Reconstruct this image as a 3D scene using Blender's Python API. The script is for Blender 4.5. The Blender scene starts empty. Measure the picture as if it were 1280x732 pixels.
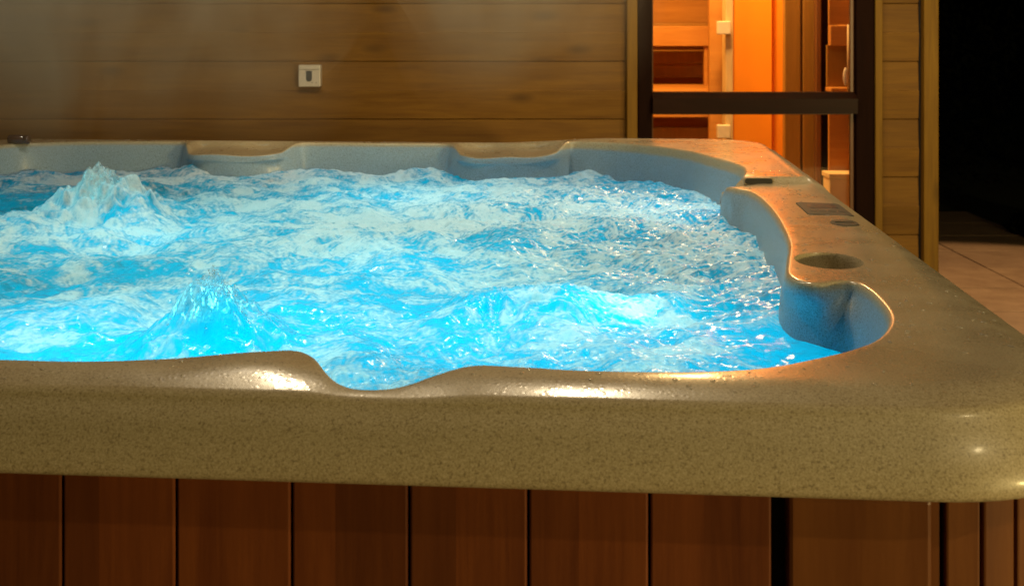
import bpy, bmesh, math, random
import numpy as np
from mathutils import Vector, Matrix
from mathutils.geometry import delaunay_2d_cdt

random.seed(7)
RNG = np.random.default_rng(11)
scene = bpy.context.scene
COL = scene.collection
R = math.radians

# ------------------------------------------------------------------ camera
F_PX, CX, HOR, CAM_Z, RIM = 1460.0, 640.0, 35.0, 1.2, 0.9
cam_d = bpy.data.cameras.new('camera')
cam = bpy.data.objects.new('camera', cam_d); COL.objects.link(cam)
cam.location = (0, 0, CAM_Z); cam.rotation_euler = (R(90), 0, 0)
cam_d.sensor_width = 36; cam_d.lens = 36 * F_PX / 1280
cam_d.shift_y = -(366 - HOR) / 1280
cam_d.clip_start = 0.05; cam_d.clip_end = 2000
cam_d.dof.use_dof = True; cam_d.dof.focus_distance = 1.6; cam_d.dof.aperture_fstop = 13.0
scene.camera = cam

def px(x, y, z=RIM):
    """pixel of the photograph -> point on the horizontal plane z"""
    d = (CAM_Z - z) * F_PX / (y - HOR)
    return Vector(((x - CX) / F_PX * d, d))

def on_plane(x, y, Y):
    return ((x - CX) / F_PX * Y, CAM_Z - (y - HOR) / F_PX * Y)

# ------------------------------------------------------------------ tub frame of reference
TH = R(4.5)
W = 2.185
eu = Vector((math.cos(TH), -math.sin(TH))); ev = Vector((math.sin(TH), math.cos(TH)))
FR = Vector((0.497, 0.898)) + eu * 0.035          # front right corner
CEN = FR - eu * (W / 2) + ev * (W / 2)            # centre of the tub
def to_uv(p):
    d = p - CEN
    return (d.dot(eu) + W / 2, d.dot(ev) + W / 2)
def pu(x, y, z=RIM): return to_uv(px(x, y, z))

# ------------------------------------------------------------------ object helpers
def tag(o, label=None, cat=None, group=None, kind=None):
    if label: o['label'] = label
    if cat: o['category'] = cat
    if group: o['group'] = group
    if kind: o['kind'] = kind
    return o
def empty(name, loc=(0, 0, 0), rz=0.0, label=None, cat=None, group=None, kind=None):
    o = bpy.data.objects.new(name, None); COL.objects.link(o)
    o.location = loc; o.rotation_euler = (0, 0, rz); o.empty_display_size = 0.1
    return tag(o, label, cat, group, kind)
def link_mesh(name, me, mat, parent=None):
    o = bpy.data.objects.new(name, me); COL.objects.link(o)
    if mat: me.materials.append(mat)
    if parent: o.parent = parent
    return o
def obj(name, bm, mat, parent=None, smooth=False):
    me = bpy.data.meshes.new(name)
    bmesh.ops.recalc_face_normals(bm, faces=bm.faces[:])
    bm.to_mesh(me); bm.free()
    if smooth:
        for p in me.polygons: p.use_smooth = True
    return link_mesh(name, me, mat, parent)
def box(bm, x0, x1, y0, y1, z0, z1, bev=0.0):
    r = bmesh.ops.create_cube(bm, size=1)
    for v in r['verts']:
        v.co = Vector(((x0 + x1) / 2 + v.co.x * (x1 - x0), (y0 + y1) / 2 + v.co.y * (y1 - y0), (z0 + z1) / 2 + v.co.z * (z1 - z0)))
    if bev > 0:
        es = list({e for v in r['verts'] for e in v.link_edges})
        bmesh.ops.bevel(bm, geom=es, offset=bev, segments=2, affect='EDGES', profile=0.5)
def prism(bm, pts, axis_vec, close=True):
    """extrude a polygon (list of 3-D points) along a vector"""
    a = [bm.verts.new(p) for p in pts]
    b = [bm.verts.new(Vector(p) + axis_vec) for p in pts]
    n = len(pts)
    bm.faces.new(a); bm.faces.new(b[::-1])
    for i in range(n):
        bm.faces.new((a[i], a[(i + 1) % n], b[(i + 1) % n], b[i]))
def np_mesh(name, co, faces4, mat, parent=None, smooth=True):
    me = bpy.data.meshes.new(name)
    nf = len(faces4)
    me.vertices.add(len(co)); me.vertices.foreach_set('co', np.ascontiguousarray(co, dtype=np.float32).ravel())
    k = faces4.shape[1]
    me.loops.add(nf * k); me.loops.foreach_set('vertex_index', np.ascontiguousarray(faces4, dtype=np.int32).ravel())
    me.polygons.add(nf); me.polygons.foreach_set('loop_start', np.arange(0, nf * k, k, dtype=np.int32))
    me.polygons.foreach_set('use_smooth', np.full(nf, smooth, dtype=bool))
    me.update(calc_edges=True)
    return link_mesh(name, me, mat, parent)

# ------------------------------------------------------------------ material helpers
class Mat:
    def __init__(s, name):
        s.m = bpy.data.materials.new(name); s.m.use_nodes = True
        s.t = s.m.node_tree; s.t.nodes.clear()
        s.out = s.n('ShaderNodeOutputMaterial')
    def n(s, typ, **kw):
        nd = s.t.nodes.new(typ)
        for k, v in kw.items():
            if k.startswith('i_'): nd.inputs[k[2:].replace('_', ' ')].default_value = v
            else: setattr(nd, k, v)
        return nd
    def l(s, a, b): s.t.links.new(a, b)
    def coord(s, kind='Object', scale=(1, 1, 1)):
        tc = s.n('ShaderNodeTexCoord'); mp = s.n('ShaderNodeMapping'); mp.inputs['Scale'].default_value = scale
        s.l(tc.outputs[kind], mp.inputs['Vector']); return mp.outputs[0]
    def noise(s, vec, scale, detail=4, rough=0.55, dist=0.0):
        nd = s.n('ShaderNodeTexNoise'); nd.inputs['Scale'].default_value = scale; nd.inputs['Detail'].default_value = detail
        nd.inputs['Roughness'].default_value = rough; nd.inputs['Distortion'].default_value = dist
        if vec is not None: s.l(vec, nd.inputs['Vector'])
        return nd.outputs['Fac']
    def ramp(s, fac, stops):
        nd = s.n('ShaderNodeValToRGB'); cr = nd.color_ramp
        while len(cr.elements) < len(stops): cr.elements.new(0.5)
        for e, (p, c) in zip(cr.elements, stops):
            e.position = p; e.color = (c[0], c[1], c[2], 1) if not isinstance(c, (int, float)) else (c, c, c, 1)
        s.l(fac, nd.inputs[0]); return nd.outputs[0]
    def mix(s, fac, a, b, blend='MIX'):
        nd = s.n('ShaderNodeMix', data_type='RGBA', blend_type=blend)
        for val, idx in ((fac, 0), (a, 6), (b, 7)):
            if isinstance(val, (int, float)): nd.inputs[idx].default_value = val
            elif isinstance(val, (tuple, list)): nd.inputs[idx].default_value = (*val[:3], 1)
            else: s.l(val, nd.inputs[idx])
        return nd.outputs[2]
    def math(s, op, a, b=0.0, clamp=False):
        nd = s.n('ShaderNodeMath', operation=op); nd.use_clamp = clamp
        for v, i in ((a, 0), (b, 1)):
            if isinstance(v, (int, float)): nd.inputs[i].default_value = v
            else: s.l(v, nd.inputs[i])
        return nd.outputs[0]
    def bump(s, h, strength=0.3, dist=0.002, normal=None):
        nd = s.n('ShaderNodeBump'); nd.inputs['Strength'].default_value = strength; nd.inputs['Distance'].default_value = dist
        s.l(h, nd.inputs['Height'])
        if normal is not None: s.l(normal, nd.inputs['Normal'])
        return nd.outputs[0]
    def principled(s, color, rough=0.5, normal=None, metallic=0.0, coat=0.0, coat_rough=0.1, spec=0.5, coat_normal=None):
        p = s.n('ShaderNodeBsdfPrincipled')
        for v, k in ((color, 'Base Color'), (rough, 'Roughness'), (coat, 'Coat Weight'), (coat_rough, 'Coat Roughness')):
            if isinstance(v, (int, float)): p.inputs[k].default_value = v
            elif isinstance(v, (tuple, list)): p.inputs[k].default_value = (*v[:3], 1)
            else: s.l(v, p.inputs[k])
        p.inputs['Metallic'].default_value = metallic; p.inputs['Specular IOR Level'].default_value = spec
        if normal is not None: s.l(normal, p.inputs['Normal'])
        if coat_normal is not None: s.l(coat_normal, p.inputs['Coat Normal'])
        return p
    def surf(s, sh): s.l(sh.outputs[0] if hasattr(sh, 'outputs') else sh, s.out.inputs['Surface']); return s.m

def plain(name, color, rough=0.5, metallic=0.0, coat=0.0, nscale=60, var=0.15, bump=0.1):
    m = Mat(name); v = m.coord()
    f = m.noise(v, nscale, 4)
    c = m.mix(f, tuple(x * (1 - var) for x in color), tuple(min(1, x * (1 + var)) for x in color))
    r = m.math('ADD', rough - 0.06, m.math('MULTIPLY', f, 0.12))
    return m.surf(m.principled(c, r, m.bump(f, bump, 0.001), metallic, coat))

def wood(name, dark, light, grain_axis='X', board=0.0, board_axis='Z', rough=0.55, coat=0.0, off=0.0, knots=True, bumpk=0.3, tone=0.35, spec=0.3):
    m = Mat(name)
    st = {'X': (1.2, 14, 14), 'Y': (14, 1.2, 14), 'Z': (14, 14, 1.2)}[grain_axis]
    base = m.coord()
    vec = base
    if board > 0:                                  # each board its own grain and tone
        sep = m.n('ShaderNodeSeparateXYZ'); m.l(base, sep.inputs[0])
        idx = m.math('FLOOR', m.math('DIVIDE', m.math('ADD', sep.outputs[board_axis], off), board))
        wn = m.n('ShaderNodeTexWhiteNoise', noise_dimensions='1D'); m.l(idx, wn.inputs['W'])
        add = m.n('ShaderNodeVectorMath', operation='MULTIPLY_ADD')
        m.l(wn.outputs['Color'], add.inputs[0]); add.inputs[1].default_value = (17, 23, 31); m.l(base, add.inputs[2])
        vec = add.outputs[0]
    mp = m.n('ShaderNodeMapping'); mp.inputs['Scale'].default_value = st; m.l(vec, mp.inputs['Vector'])
    g1 = m.noise(mp.outputs[0], 2.2, 6, 0.6, 0.8)
    mp2 = m.n('ShaderNodeMapping'); mp2.inputs['Scale'].default_value = tuple(k * (4 if k > 2 else 1.5) for k in st); m.l(vec, mp2.inputs['Vector'])
    g2 = m.noise(mp2.outputs[0], 3.0, 4, 0.7)
    g = m.math('ADD', m.math('MULTIPLY', g1, 0.65), m.math('MULTIPLY', g2, 0.35))
    c = m.ramp(g, [(0.34, dark), (0.66, light)])
    if knots:
        k = m.n('ShaderNodeTexVoronoi'); k.inputs['Scale'].default_value = 1.0
        mk = m.n('ShaderNodeMapping'); mk.inputs['Scale'].default_value = tuple((2.6 if q < 2 else 7.0) for q in st); m.l(vec, mk.inputs['Vector'])
        m.l(mk.outputs[0], k.inputs['Vector'])
        kf = m.ramp(k.outputs['Distance'], [(0.03, 1.0), (0.16, 0.0)])
        c = m.mix(m.math('MULTIPLY', kf, 0.7), c, tuple(x * 0.35 for x in dark))
    if board > 0:
        hv = m.math('ADD', 1 - tone / 2, m.math('MULTIPLY', wn.outputs['Value'], tone))
        hs = m.n('ShaderNodeHueSaturation'); m.l(hv, hs.inputs['Value']); m.l(c, hs.inputs['Color']); c = hs.outputs[0]
    blot = m.noise(base, 3.0, 3)
    c = m.mix(m.math('MULTIPLY', blot, 0.5), c, tuple(x * 0.6 for x in dark))
    r = m.math('ADD', rough - 0.1, m.math('MULTIPLY', g, 0.25))
    return m.surf(m.principled(c, r, m.bump(g, bumpk, 0.002), 0, coat, 0.3, spec))

# ---- shell: sandstone acrylic with fine dark and light flecks, wet on top
def shell_material(name='speckled_acrylic', basin=True):
    m = Mat(name); v = m.coord()
    n1 = m.noise(v, 560, 3, 0.75); n2 = m.noise(v, 420, 2, 0.6); n3 = m.noise(v, 6, 4)
    c = m.ramp(n1, [(0.28, (0.20, 0.155, 0.08)), (0.45, (0.41, 0.345, 0.215)), (0.58, (0.50, 0.43, 0.29)), (0.76, (0.66, 0.59, 0.45))])
    sp = m.ramp(n2, [(0.34, 1.0), (0.42, 0.0)])
    c = m.mix(m.math('MULTIPLY', sp, 0.6), c, (0.12, 0.085, 0.04))
    c = m.mix(m.math('MULTIPLY', n3, 0.22), c, (0.34, 0.28, 0.17))
    geo = m.n('ShaderNodeNewGeometry'); sep = m.n('ShaderNodeSeparateXYZ'); m.l(geo.outputs['Normal'], sep.inputs[0])
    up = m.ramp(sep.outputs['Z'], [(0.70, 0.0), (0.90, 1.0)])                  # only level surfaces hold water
    if basin:                                     # blue light bounced off the water, painted into the wall colour below the rim
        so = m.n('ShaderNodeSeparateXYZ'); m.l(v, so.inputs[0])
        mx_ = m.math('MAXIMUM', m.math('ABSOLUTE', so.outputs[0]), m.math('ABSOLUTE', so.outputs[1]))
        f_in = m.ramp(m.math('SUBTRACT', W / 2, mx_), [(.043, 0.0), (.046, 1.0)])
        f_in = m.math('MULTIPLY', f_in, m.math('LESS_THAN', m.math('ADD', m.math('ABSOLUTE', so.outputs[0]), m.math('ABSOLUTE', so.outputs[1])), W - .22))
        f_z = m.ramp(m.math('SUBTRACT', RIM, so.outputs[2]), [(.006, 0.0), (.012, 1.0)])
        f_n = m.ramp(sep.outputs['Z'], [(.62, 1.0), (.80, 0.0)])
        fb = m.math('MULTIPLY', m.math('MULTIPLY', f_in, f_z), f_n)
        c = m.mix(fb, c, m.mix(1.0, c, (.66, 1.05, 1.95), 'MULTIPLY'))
    film = m.noise(v, 9, 4, 0.6)
    wet0 = m.math('MULTIPLY', up, m.ramp(film, [(0.38, 0.55), (0.6, 1.0)]))
    wet = m.math('ADD', m.math('MULTIPLY', wet0, .8), .2)
    beads = m.n('ShaderNodeTexVoronoi'); beads.inputs['Scale'].default_value = 170; m.l(v, beads.inputs['Vector'])
    bh = m.math('MULTIPLY', m.ramp(beads.outputs['Distance'], [(0.0, 1.0), (0.42, 0.0)]), wet0)
    fine = m.noise(v, 60, 3)
    bn = m.bump(m.math('ADD', m.math('MULTIPLY', bh, 0.5), m.math('MULTIPLY', m.noise(v, 330, 2), 0.4)), 0.14, 0.0012)
    c = m.mix(m.math('MULTIPLY', wet0, 0.35), c, m.mix(1.0, c, (0.62, 0.50, 0.38), 'MULTIPLY'))
    rough = m.math('SUBTRACT', 0.42, m.math('MULTIPLY', wet0, 0.16))
    p = m.principled(c, rough, bn, 0, m.math('MULTIPLY', wet, 0.6), 0.15, 0.5, m.bump(m.math('ADD', bh, m.math('MULTIPLY', fine, .8)), 0.10, 0.0015))
    return m.surf(p)
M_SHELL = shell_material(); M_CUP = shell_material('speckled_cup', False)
M_CEDAR = wood('red_cedar_boards', (0.115, 0.028, 0.007), (0.235, 0.068, 0.015), 'Z', 0.102, 'X', 0.5, 0.15, off=0.0, knots=False, bumpk=0.12, tone=0.5)
M_CEDAR_C = wood('cedar_corner_post', (0.14, 0.042, 0.008), (0.23, 0.080, 0.015), 'Z', 0, 'X', 0.5, 0.15, knots=False, bumpk=0.12)
M_PINE = wood('stained_pine_cladding', (0.168, 0.073, 0.007), (0.300, 0.147, 0.016), 'X', 0.10275, 'Z', 0.6, 0.0, off=10 * 0.10275 - (CAM_Z - (77 - HOR) / F_PX * 4.17), tone=0.26)
M_TRIM = wood('stained_pine_trim', (0.20, 0.096, 0.007), (0.36, 0.192, 0.016), 'Z', 0, 'X', 0.6, 0.0)
M_FRAME = wood('dark_brown_frame_wood', (0.012, 0.0035, 0.0015), (0.024, 0.008, 0.003), 'Z', 0, 'X', 0.6, 0.0, knots=False, bumpk=0.15, spec=.06)
M_BLACK = plain('black_void', (0.006, 0.005, 0.005), 0.7)
M_RUBBER = plain('dark_grey_plastic', (0.045, 0.045, 0.045), 0.35, 0, 0.3)
M_BROWNP = plain('glossy_brown_plastic', (0.06, 0.022, 0.012), 0.22, 0, 0.6)
M_BEIGEP = plain('beige_plastic', (0.42, 0.34, 0.22), 0.4, 0, 0.2, 300)
M_WHITEP = plain('ivory_plastic', (0.72, 0.66, 0.56), 0.4, 0, 0.2)

# ------------------------------------------------------------------ hot tub
tub = empty('hot_tub', (CEN.x, CEN.y, 0), -TH, 'speckled sandstone hot tub with wooden skirt, full of churning blue water', 'hot tub')

def catmull(pts, step=0.005):
    pts = np.array(pts, float); n = len(pts); out = []
    for i in range(n):
        p0, p1, p2, p3 = pts[(i - 1) % n], pts[i], pts[(i + 1) % n], pts[(i + 2) % n]
        d = np.linalg.norm(p2 - p1); k = max(6, int(d / 0.002))
        # centripetal
        t0 = 0; t1 = t0 + max(1e-6, np.linalg.norm(p1 - p0)) ** .5; t2 = t1 + max(1e-6, d) ** .5; t3 = t2 + max(1e-6, np.linalg.norm(p3 - p2)) ** .5
        t = np.linspace(t1, t2, k, endpoint=False)[:, None]
        A1 = (t1 - t) / (t1 - t0) * p0 + (t - t0) / (t1 - t0) * p1
        A2 = (t2 - t) / (t2 - t1) * p1 + (t - t1) / (t2 - t1) * p2
        A3 = (t3 - t) / (t3 - t2) * p2 + (t - t2) / (t3 - t2) * p3
        B1 = (t2 - t) / (t2 - t0) * A1 + (t - t0) / (t2 - t0) * A2
        B2 = (t3 - t) / (t3 - t1) * A2 + (t - t1) / (t3 - t1) * A3
        out.append((t2 - t) / (t2 - t1) * B1 + (t - t1) / (t2 - t1) * B2)
    out = np.concatenate(out)
    s = np.concatenate([[0], np.cumsum(np.linalg.norm(np.diff(np.vstack([out, out[:1]]), axis=0), axis=1))])
    m = int(s[-1] / step); q = np.linspace(0, s[-1], m, endpoint=False)
    cl = np.vstack([out, out[:1]])
    return np.stack([np.interp(q, s, cl[:, 0]), np.interp(q, s, cl[:, 1])], 1)

front_px = [(10, 450), (110, 452), (200, 449), (260, 446), (320, 444), (370, 442), (386, 447), (400, 462), (418, 471), (450, 475),
            (500, 474), (545, 466), (590, 457), (650, 459), (720, 463), (800, 465), (880, 465), (960, 460), (1020, 449), (1070, 437),
            (1102, 424), (1118, 406), (1118, 392), (1106, 375), (1086, 358), (1070, 351.2), (1057, 349.8), (1044, 351), (1032, 352.6),
            (1018, 352.6), (1003, 350), (990, 343), (989, 328), (991, 306), (986, 291), (975, 271), (963, 256), (949, 244), (935, 237.5), (921, 235),
            (910, 241, .015), (905, 247, .03), (912, 232), (924, 228), (931, 219, -.012), (933, 210, -.012)]
uv = [pu(p[0], p[1], RIM - (p[2] if len(p) > 2 else 0)) for p in front_px]
# back right corner and the back edge with two head rest lips
uv += [pu(918, 203, RIM + .012), pu(895, 197, RIM + .012), pu(860, 190.2, RIM + .008), pu(800, 185, RIM + .003), pu(745, 182.2)]
vb = 2.075
def back_pad(cpx, wpx):
    u0 = pu(cpx - wpx, 180)[0]; u1 = pu(cpx + wpx, 180)[0]
    return u0, u1
pads = [back_pad(638, 66), back_pad(296, 66)]
for (u0, u1) in pads:
    uv += [(u1 + .02, vb), (u1 - .002, vb - .035), (u1 - .03, vb - .078), ((u0 + u1) / 2 + .04, vb - .098), ((u0 + u1) / 2 - .05, vb - .100), (u0 + .03, vb - .082), (u0 + .002, vb - .038), (u0 - .02, vb)]
    if (u0, u1) == pads[0]: uv += [((u0 + pads[1][1]) / 2, vb + .004)]
uv += [(.42, vb - .005), (.30, vb - .03), (.20, vb - .09), (.155, vb - .2), (.14, 1.6), (.15, 1.3), (.20, 1.15), (.20, 1.0), (.15, .85), (.13, .5), (.14, .28), (.20, .17), (.32, .125), (.45, .112)]
INNER = catmull(uv)
def smooth_closed(a, k):
    ker = np.ones(2 * k + 1) / (2 * k + 1)
    return np.stack([np.convolve(np.concatenate([a[-k:, i], a[:, i], a[:k, i]]), ker, 'valid') for i in range(a.shape[1])], 1)
INNER = smooth_closed(INNER, 1)
def normals(c, k=2):
    t = np.roll(c, -k, 0) - np.roll(c, k, 0); t /= np.linalg.norm(t, axis=1)[:, None]
    n = np.stack([-t[:, 1], t[:, 0]], 1)
    return n
# orientation: make INNER counter clockwise -> left normal points inside
def area(c): x, y = c[:, 0], c[:, 1]; return 0.5 * np.sum(x * np.roll(y, -1) - np.roll(x, -1) * y)
if area(INNER) < 0: INNER = INNER[::-1].copy()
N_IN = normals(INNER, 3)

def rounded_square(inset, rad, step=0.01):
    a, b = inset, W - inset; r = rad; pts = []
    for (cx, cy, a0) in ((b - r, a + r, -90), (b - r, b - r, 0), (a + r, b - r, 90), (a + r, a + r, 180)):
        for k in range(19):
            t = R(a0 + 90 * k / 18); pts.append((cx + r * math.cos(t), cy + r * math.sin(t)))
    pts = np.array(pts); out = []
    for i in range(len(pts)):
        p, q = pts[i], pts[(i + 1) % len(pts)]; d = np.linalg.norm(q - p)
        if d < 1e-6: continue
        k = max(1, int(d / step)); out.append(p + (q - p) * np.linspace(0, 1, k, endpoint=False)[:, None])
    return np.concatenate(out)
RC = 0.20
def outer_dist(u, v, rc=RC):
    qx = np.abs(u - W / 2) - (W / 2 - rc); qy = np.abs(v - W / 2) - (W / 2 - rc)
    return -(np.minimum(np.maximum(qx, qy), 0) + np.sqrt(np.maximum(qx, 0) ** 2 + np.maximum(qy, 0) ** 2) - rc)
def sst(x, a, b):
    t = np.clip((x - a) / (b - a), 0, 1); return t * t * (3 - 2 * t)
ROLL = 0.042
U_B0, U_B1 = pu(255, 447)[0], pu(388, 447)[0]
U_N0, U_N1 = pu(392, 470)[0], pu(590, 470)[0]
V_STEP = pu(980, 232)[1]
TIP = pu(905, 247, RIM - .03)
SPOUT = pu(948.5, 229.5)
def top_z(u, v):
    d = outer_dist(u, v)
    z = -4.0 * np.maximum(0, .085 - np.maximum(d, ROLL)) ** 2
    # raised outer terrace round the back right corner
    act = sst(u, 1.35, 1.75) * sst(v, V_STEP - .03, V_STEP + .05)
    z = z + 0.005 * act * (1 - sst(d, 0.064, 0.080))
    z = z + 0.012 * sst(u, 1.45, 1.75) * sst(v, SPOUT[1] + .002, SPOUT[1] + .012) * sst(d, .05, .075)
    z = z - 0.03 * np.exp(-((u - TIP[0]) ** 2 + (v - TIP[1]) ** 2) / .032 ** 2)
    # scooped head rests in the back rim
    for j, (u0, u1) in enumerate(pads):
        c = (u0 + u1) / 2; h = (u1 - u0) / 2
        mu = sst(u, u0 - .012, u0 + .02) * (1 - sst(u, u1 - .02, u1 + .012)) * (v > 1.5)
        wav = 0.5 + 0.5 * np.cos((u - c) / h * 2 * math.pi * (1.0 if j == 0 else .8) + (0 if j == 0 else 1.4))
        z = z - mu * ((0.017 - .004 * wav) * sst(d, 0.072 + .008 * wav, 0.088 + .012 * wav) + .008 * sst(d, .10, .22))
    # front rim: a raised head rest and the dip beside it
    fr = 1 - sst(v, .16, .3)
    z = z + fr * 0.003 * sst(u, U_B0 - .03, U_B0 + .05) * (1 - sst(u, U_B1 - .03, U_B1 + .02)) * sst(d, .05, .08)
    z = z - fr * 0.003 * sst(u, U_N0 - .01, U_N0 + .04) * (1 - sst(u, U_N1 - .06, U_N1 + .01))
    return z
def inside(poly, p):
    x, y = p[:, 0], p[:, 1]; res = np.zeros(len(p), bool); j = len(poly) - 1
    for i in range(len(poly)):
        xi, yi = poly[i]; xj, yj = poly[j]
        if yi != yj:
            c = ((yi > y) != (yj > y)) & (x < (xj - xi) * (y - yi) / (yj - yi) + xi)
            res ^= c
        j = i
    return res
# cup holder opening
CUPC = np.array(pu(1036, 325.5)); CUPR = (0.043, 0.054)
ang = np.linspace(0, 2 * math.pi, 64, endpoint=False)
CUP = np.stack([CUPC[0] + CUPR[0] * np.cos(ang), CUPC[1] + CUPR[1] * np.sin(ang)], 1)

OUT_TOP = rounded_square(ROLL, RC - ROLL)
if area(OUT_TOP) < 0: OUT_TOP = OUT_TOP[::-1].copy()
N_OUT = -normals(OUT_TOP, 1)                      # pointing outwards
gx = np.arange(.03, W - .03, .0085)
G = np.stack(np.meshgrid(gx, gx), -1).reshape(-1, 2) + RNG.uniform(-.0015, .0015, (len(gx) ** 2, 2))
dd = outer_dist(G[:, 0], G[:, 1])
G = G[(dd > ROLL + .006) & (dd < .42)]
G = G[~inside(INNER - N_IN * .005, G)]
G = G[((G - CUPC) ** 2 / np.array(CUPR) ** 2).sum(1) > 1.22]
allp = np.concatenate([OUT_TOP, INNER, CUP, G])
no, ni, nc = len(OUT_TOP), len(INNER), len(CUP)
edges = [(i, (i + 1) % no) for i in range(no)] + [(no + i, no + (i + 1) % ni) for i in range(ni)] + [(no + ni + i, no + ni + (i + 1) % nc) for i in range(nc)]
vs, es_, fs, ov, oe, of = delaunay_2d_cdt([Vector(p) for p in allp], edges, [], 0, 1e-6)
vs = np.array([(p.x, p.y) for p in vs]); fs = np.array([f for f in fs])
back = {}
for i, lst in enumerate(ov):
    for o_ in lst: back[o_] = i
cent = vs[fs].mean(1)
keep = inside(OUT_TOP, cent) & ~inside(INNER, cent) & ~inside(CUP, cent)
fs = fs[keep]
verts = [(p[0], p[1], z) for p, z in zip(vs, top_z(vs[:, 0], vs[:, 1]))]
faces = [tuple(int(k) for k in f) for f in fs]
def strip(ring0, curve, nrm, prof):
    """prof: list of (offset along nrm, dz); first ring already exists as indices"""
    prev = ring0; n = len(curve); z0 = np.array([verts[i][2] for i in ring0])
    for off, dz, zf in prof:
        base = len(verts)
        for k in range(n):
            verts.append((curve[k, 0] + nrm[k, 0] * off, curve[k, 1] + nrm[k, 1] * off, z0[k] * zf + dz))
        for k in range(n):
            k2 = (k + 1) % n
            faces.append((prev[k], prev[k2], base + k2, base + k))
        prev = list(range(base, base + n))
    return prev
LIP = 0.071
ro = [back[i] for i in range(no)]
prof = []
RA, S0, SL = .018, R(19), R(58)                   # tight crest, then a leaning face that turns upright at its foot
ZE = -4.0 * (.085 - ROLL) ** 2
for k in range(1, 9):
    t = S0 + (SL - S0) * k / 8; prof.append((RA * (math.sin(t) - math.sin(S0)), ZE * .5 * k / 8 - RA * (math.cos(S0) - math.cos(t)), 1 - .5 * k / 8))
fx, fz = prof[-1][0], prof[-1][1]
for k in range(1, 9):
    t = k / 8; x_ = fx + (ROLL - fx) * (1 - (1 - t) ** 1.75); z_ = fz + (-LIP + .005 - fz) * t + ZE * .5 * ((1 - t) - 1) * 0 ; prof.append((x_, z_, .5 * (1 - t)))
prof += [(ROLL - .001, -LIP + .0015, 0), (ROLL - .004, -LIP, 0), (ROLL - .02, -LIP, 0), (ROLL - .045, -LIP + .004, 0)]
strip(ro, OUT_TOP, N_OUT, prof)
ri = [back[no + i] for i in range(ni)]
NS = smooth_closed(N_IN, 9); NS /= np.linalg.norm(NS, axis=1)[:, None]
prof = [(.007 * math.sin(R(15 * k)), -.007 * (1 - math.cos(R(15 * k))), 1) for k in range(1, 6)]
prof += [(.0085, -.013, 1), (.0115, -.03, .8), (.014, -.05, .5), (.018, -.08, .2), (.024, -.14, 0), (.035, -.25, 0), (.05, -.38, 0), (.06, -.5, 0)]
SM = smooth_closed(INNER, 16); SM = smooth_closed(SM, 8); N_SM = smooth_closed(normals(SM, 3), 6); N_SM /= np.linalg.norm(N_SM, axis=1)[:, None]
last = strip(ri, INNER, NS, prof[:6])
disp = ((SM - INNER) * NS).sum(1); wk = np.clip((.004 - disp) / .008, 0, 1)[:, None]; TAB = np.array(pu(1046, 351)); wk = np.maximum(wk, np.exp(-(((INNER - TAB) ** 2).sum(1) / .075 ** 2))[:, None]); wk = smooth_closed(wk, 8)
prev = last; zl = np.array([verts[i][2] for i in ri])
for off, dz, k_ in ((.010, -.019, .12), (.0115, -.026, .38), (.0125, -.034, .7), (.014, -.044, .92), (.015, -.056, 1), (.018, -.08, 1), (.024, -.14, 1), (.035, -.25, 1), (.05, -.38, 1), (.06, -.5, 1)):
    base = len(verts); kk = wk * k_; pts_ = (INNER + NS * off) * (1 - kk) + (SM + N_SM * off) * kk
    for k in range(ni): verts.append((pts_[k, 0], pts_[k, 1], zl[k] * (1 - k_) + dz))
    for k in range(ni): faces.append((prev[k], prev[(k + 1) % ni], base + (k + 1) % ni, base + k))
    prev = list(range(base, base + ni))
last = prev
cen_i = len(verts); verts.append((W / 2, W / 2, -.52))
for k in range(ni): faces.append((last[k], last[(k + 1) % ni], cen_i))
me = bpy.data.meshes.new('shell')
me.from_pydata([(x - W / 2, y - W / 2, z + RIM) for x, y, z in verts], [], faces)
bmx = bmesh.new(); bmx.from_mesh(me); bmesh.ops.recalc_face_normals(bmx, faces=bmx.faces[:])
bmesh.ops.delete(bmx, geom=[v for v in bmx.verts if not v.link_faces], context='VERTS')
top = max((f for f in bmx.faces), key=lambda f: f.normal.z * f.calc_area() if f.calc_center_median().z > RIM - .02 else -1)
if top.normal.z < 0: bmesh.ops.reverse_faces(bmx, faces=bmx.faces[:])
bmx.to_mesh(me); bmx.free()
for p in me.polygons: p.use_smooth = True
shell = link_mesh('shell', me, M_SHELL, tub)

def L(u, v, z): return Vector((u - W / 2, v - W / 2, RIM + z))
def tz(u, v): return float(top_z(np.array([u]), np.array([v]))[0])
# cup holder bowl
bm = bmesh.new(); rings = []
for (s, dz) in ((1.0, 0), (.985, -.0015), (.965, -.004), (.945, -.009), (.93, -.02), (.90, -.05), (.85, -.065), (.7, -.07), (.35, -.071)):
    rings.append([bm.verts.new(L(CUPC[0] + (p[0] - CUPC[0]) * s, CUPC[1] + (p[1] - CUPC[1]) * s, tz(p[0], p[1]) + dz)) for p in CUP])
for a, b in zip(rings, rings[1:]):
    for k in range(nc): bm.faces.new((a[k], a[(k + 1) % nc], b[(k + 1) % nc], b[k]))
bm.faces.new(rings[-1])
obj('cup_holder', bm, M_CUP, tub, True)

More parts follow.
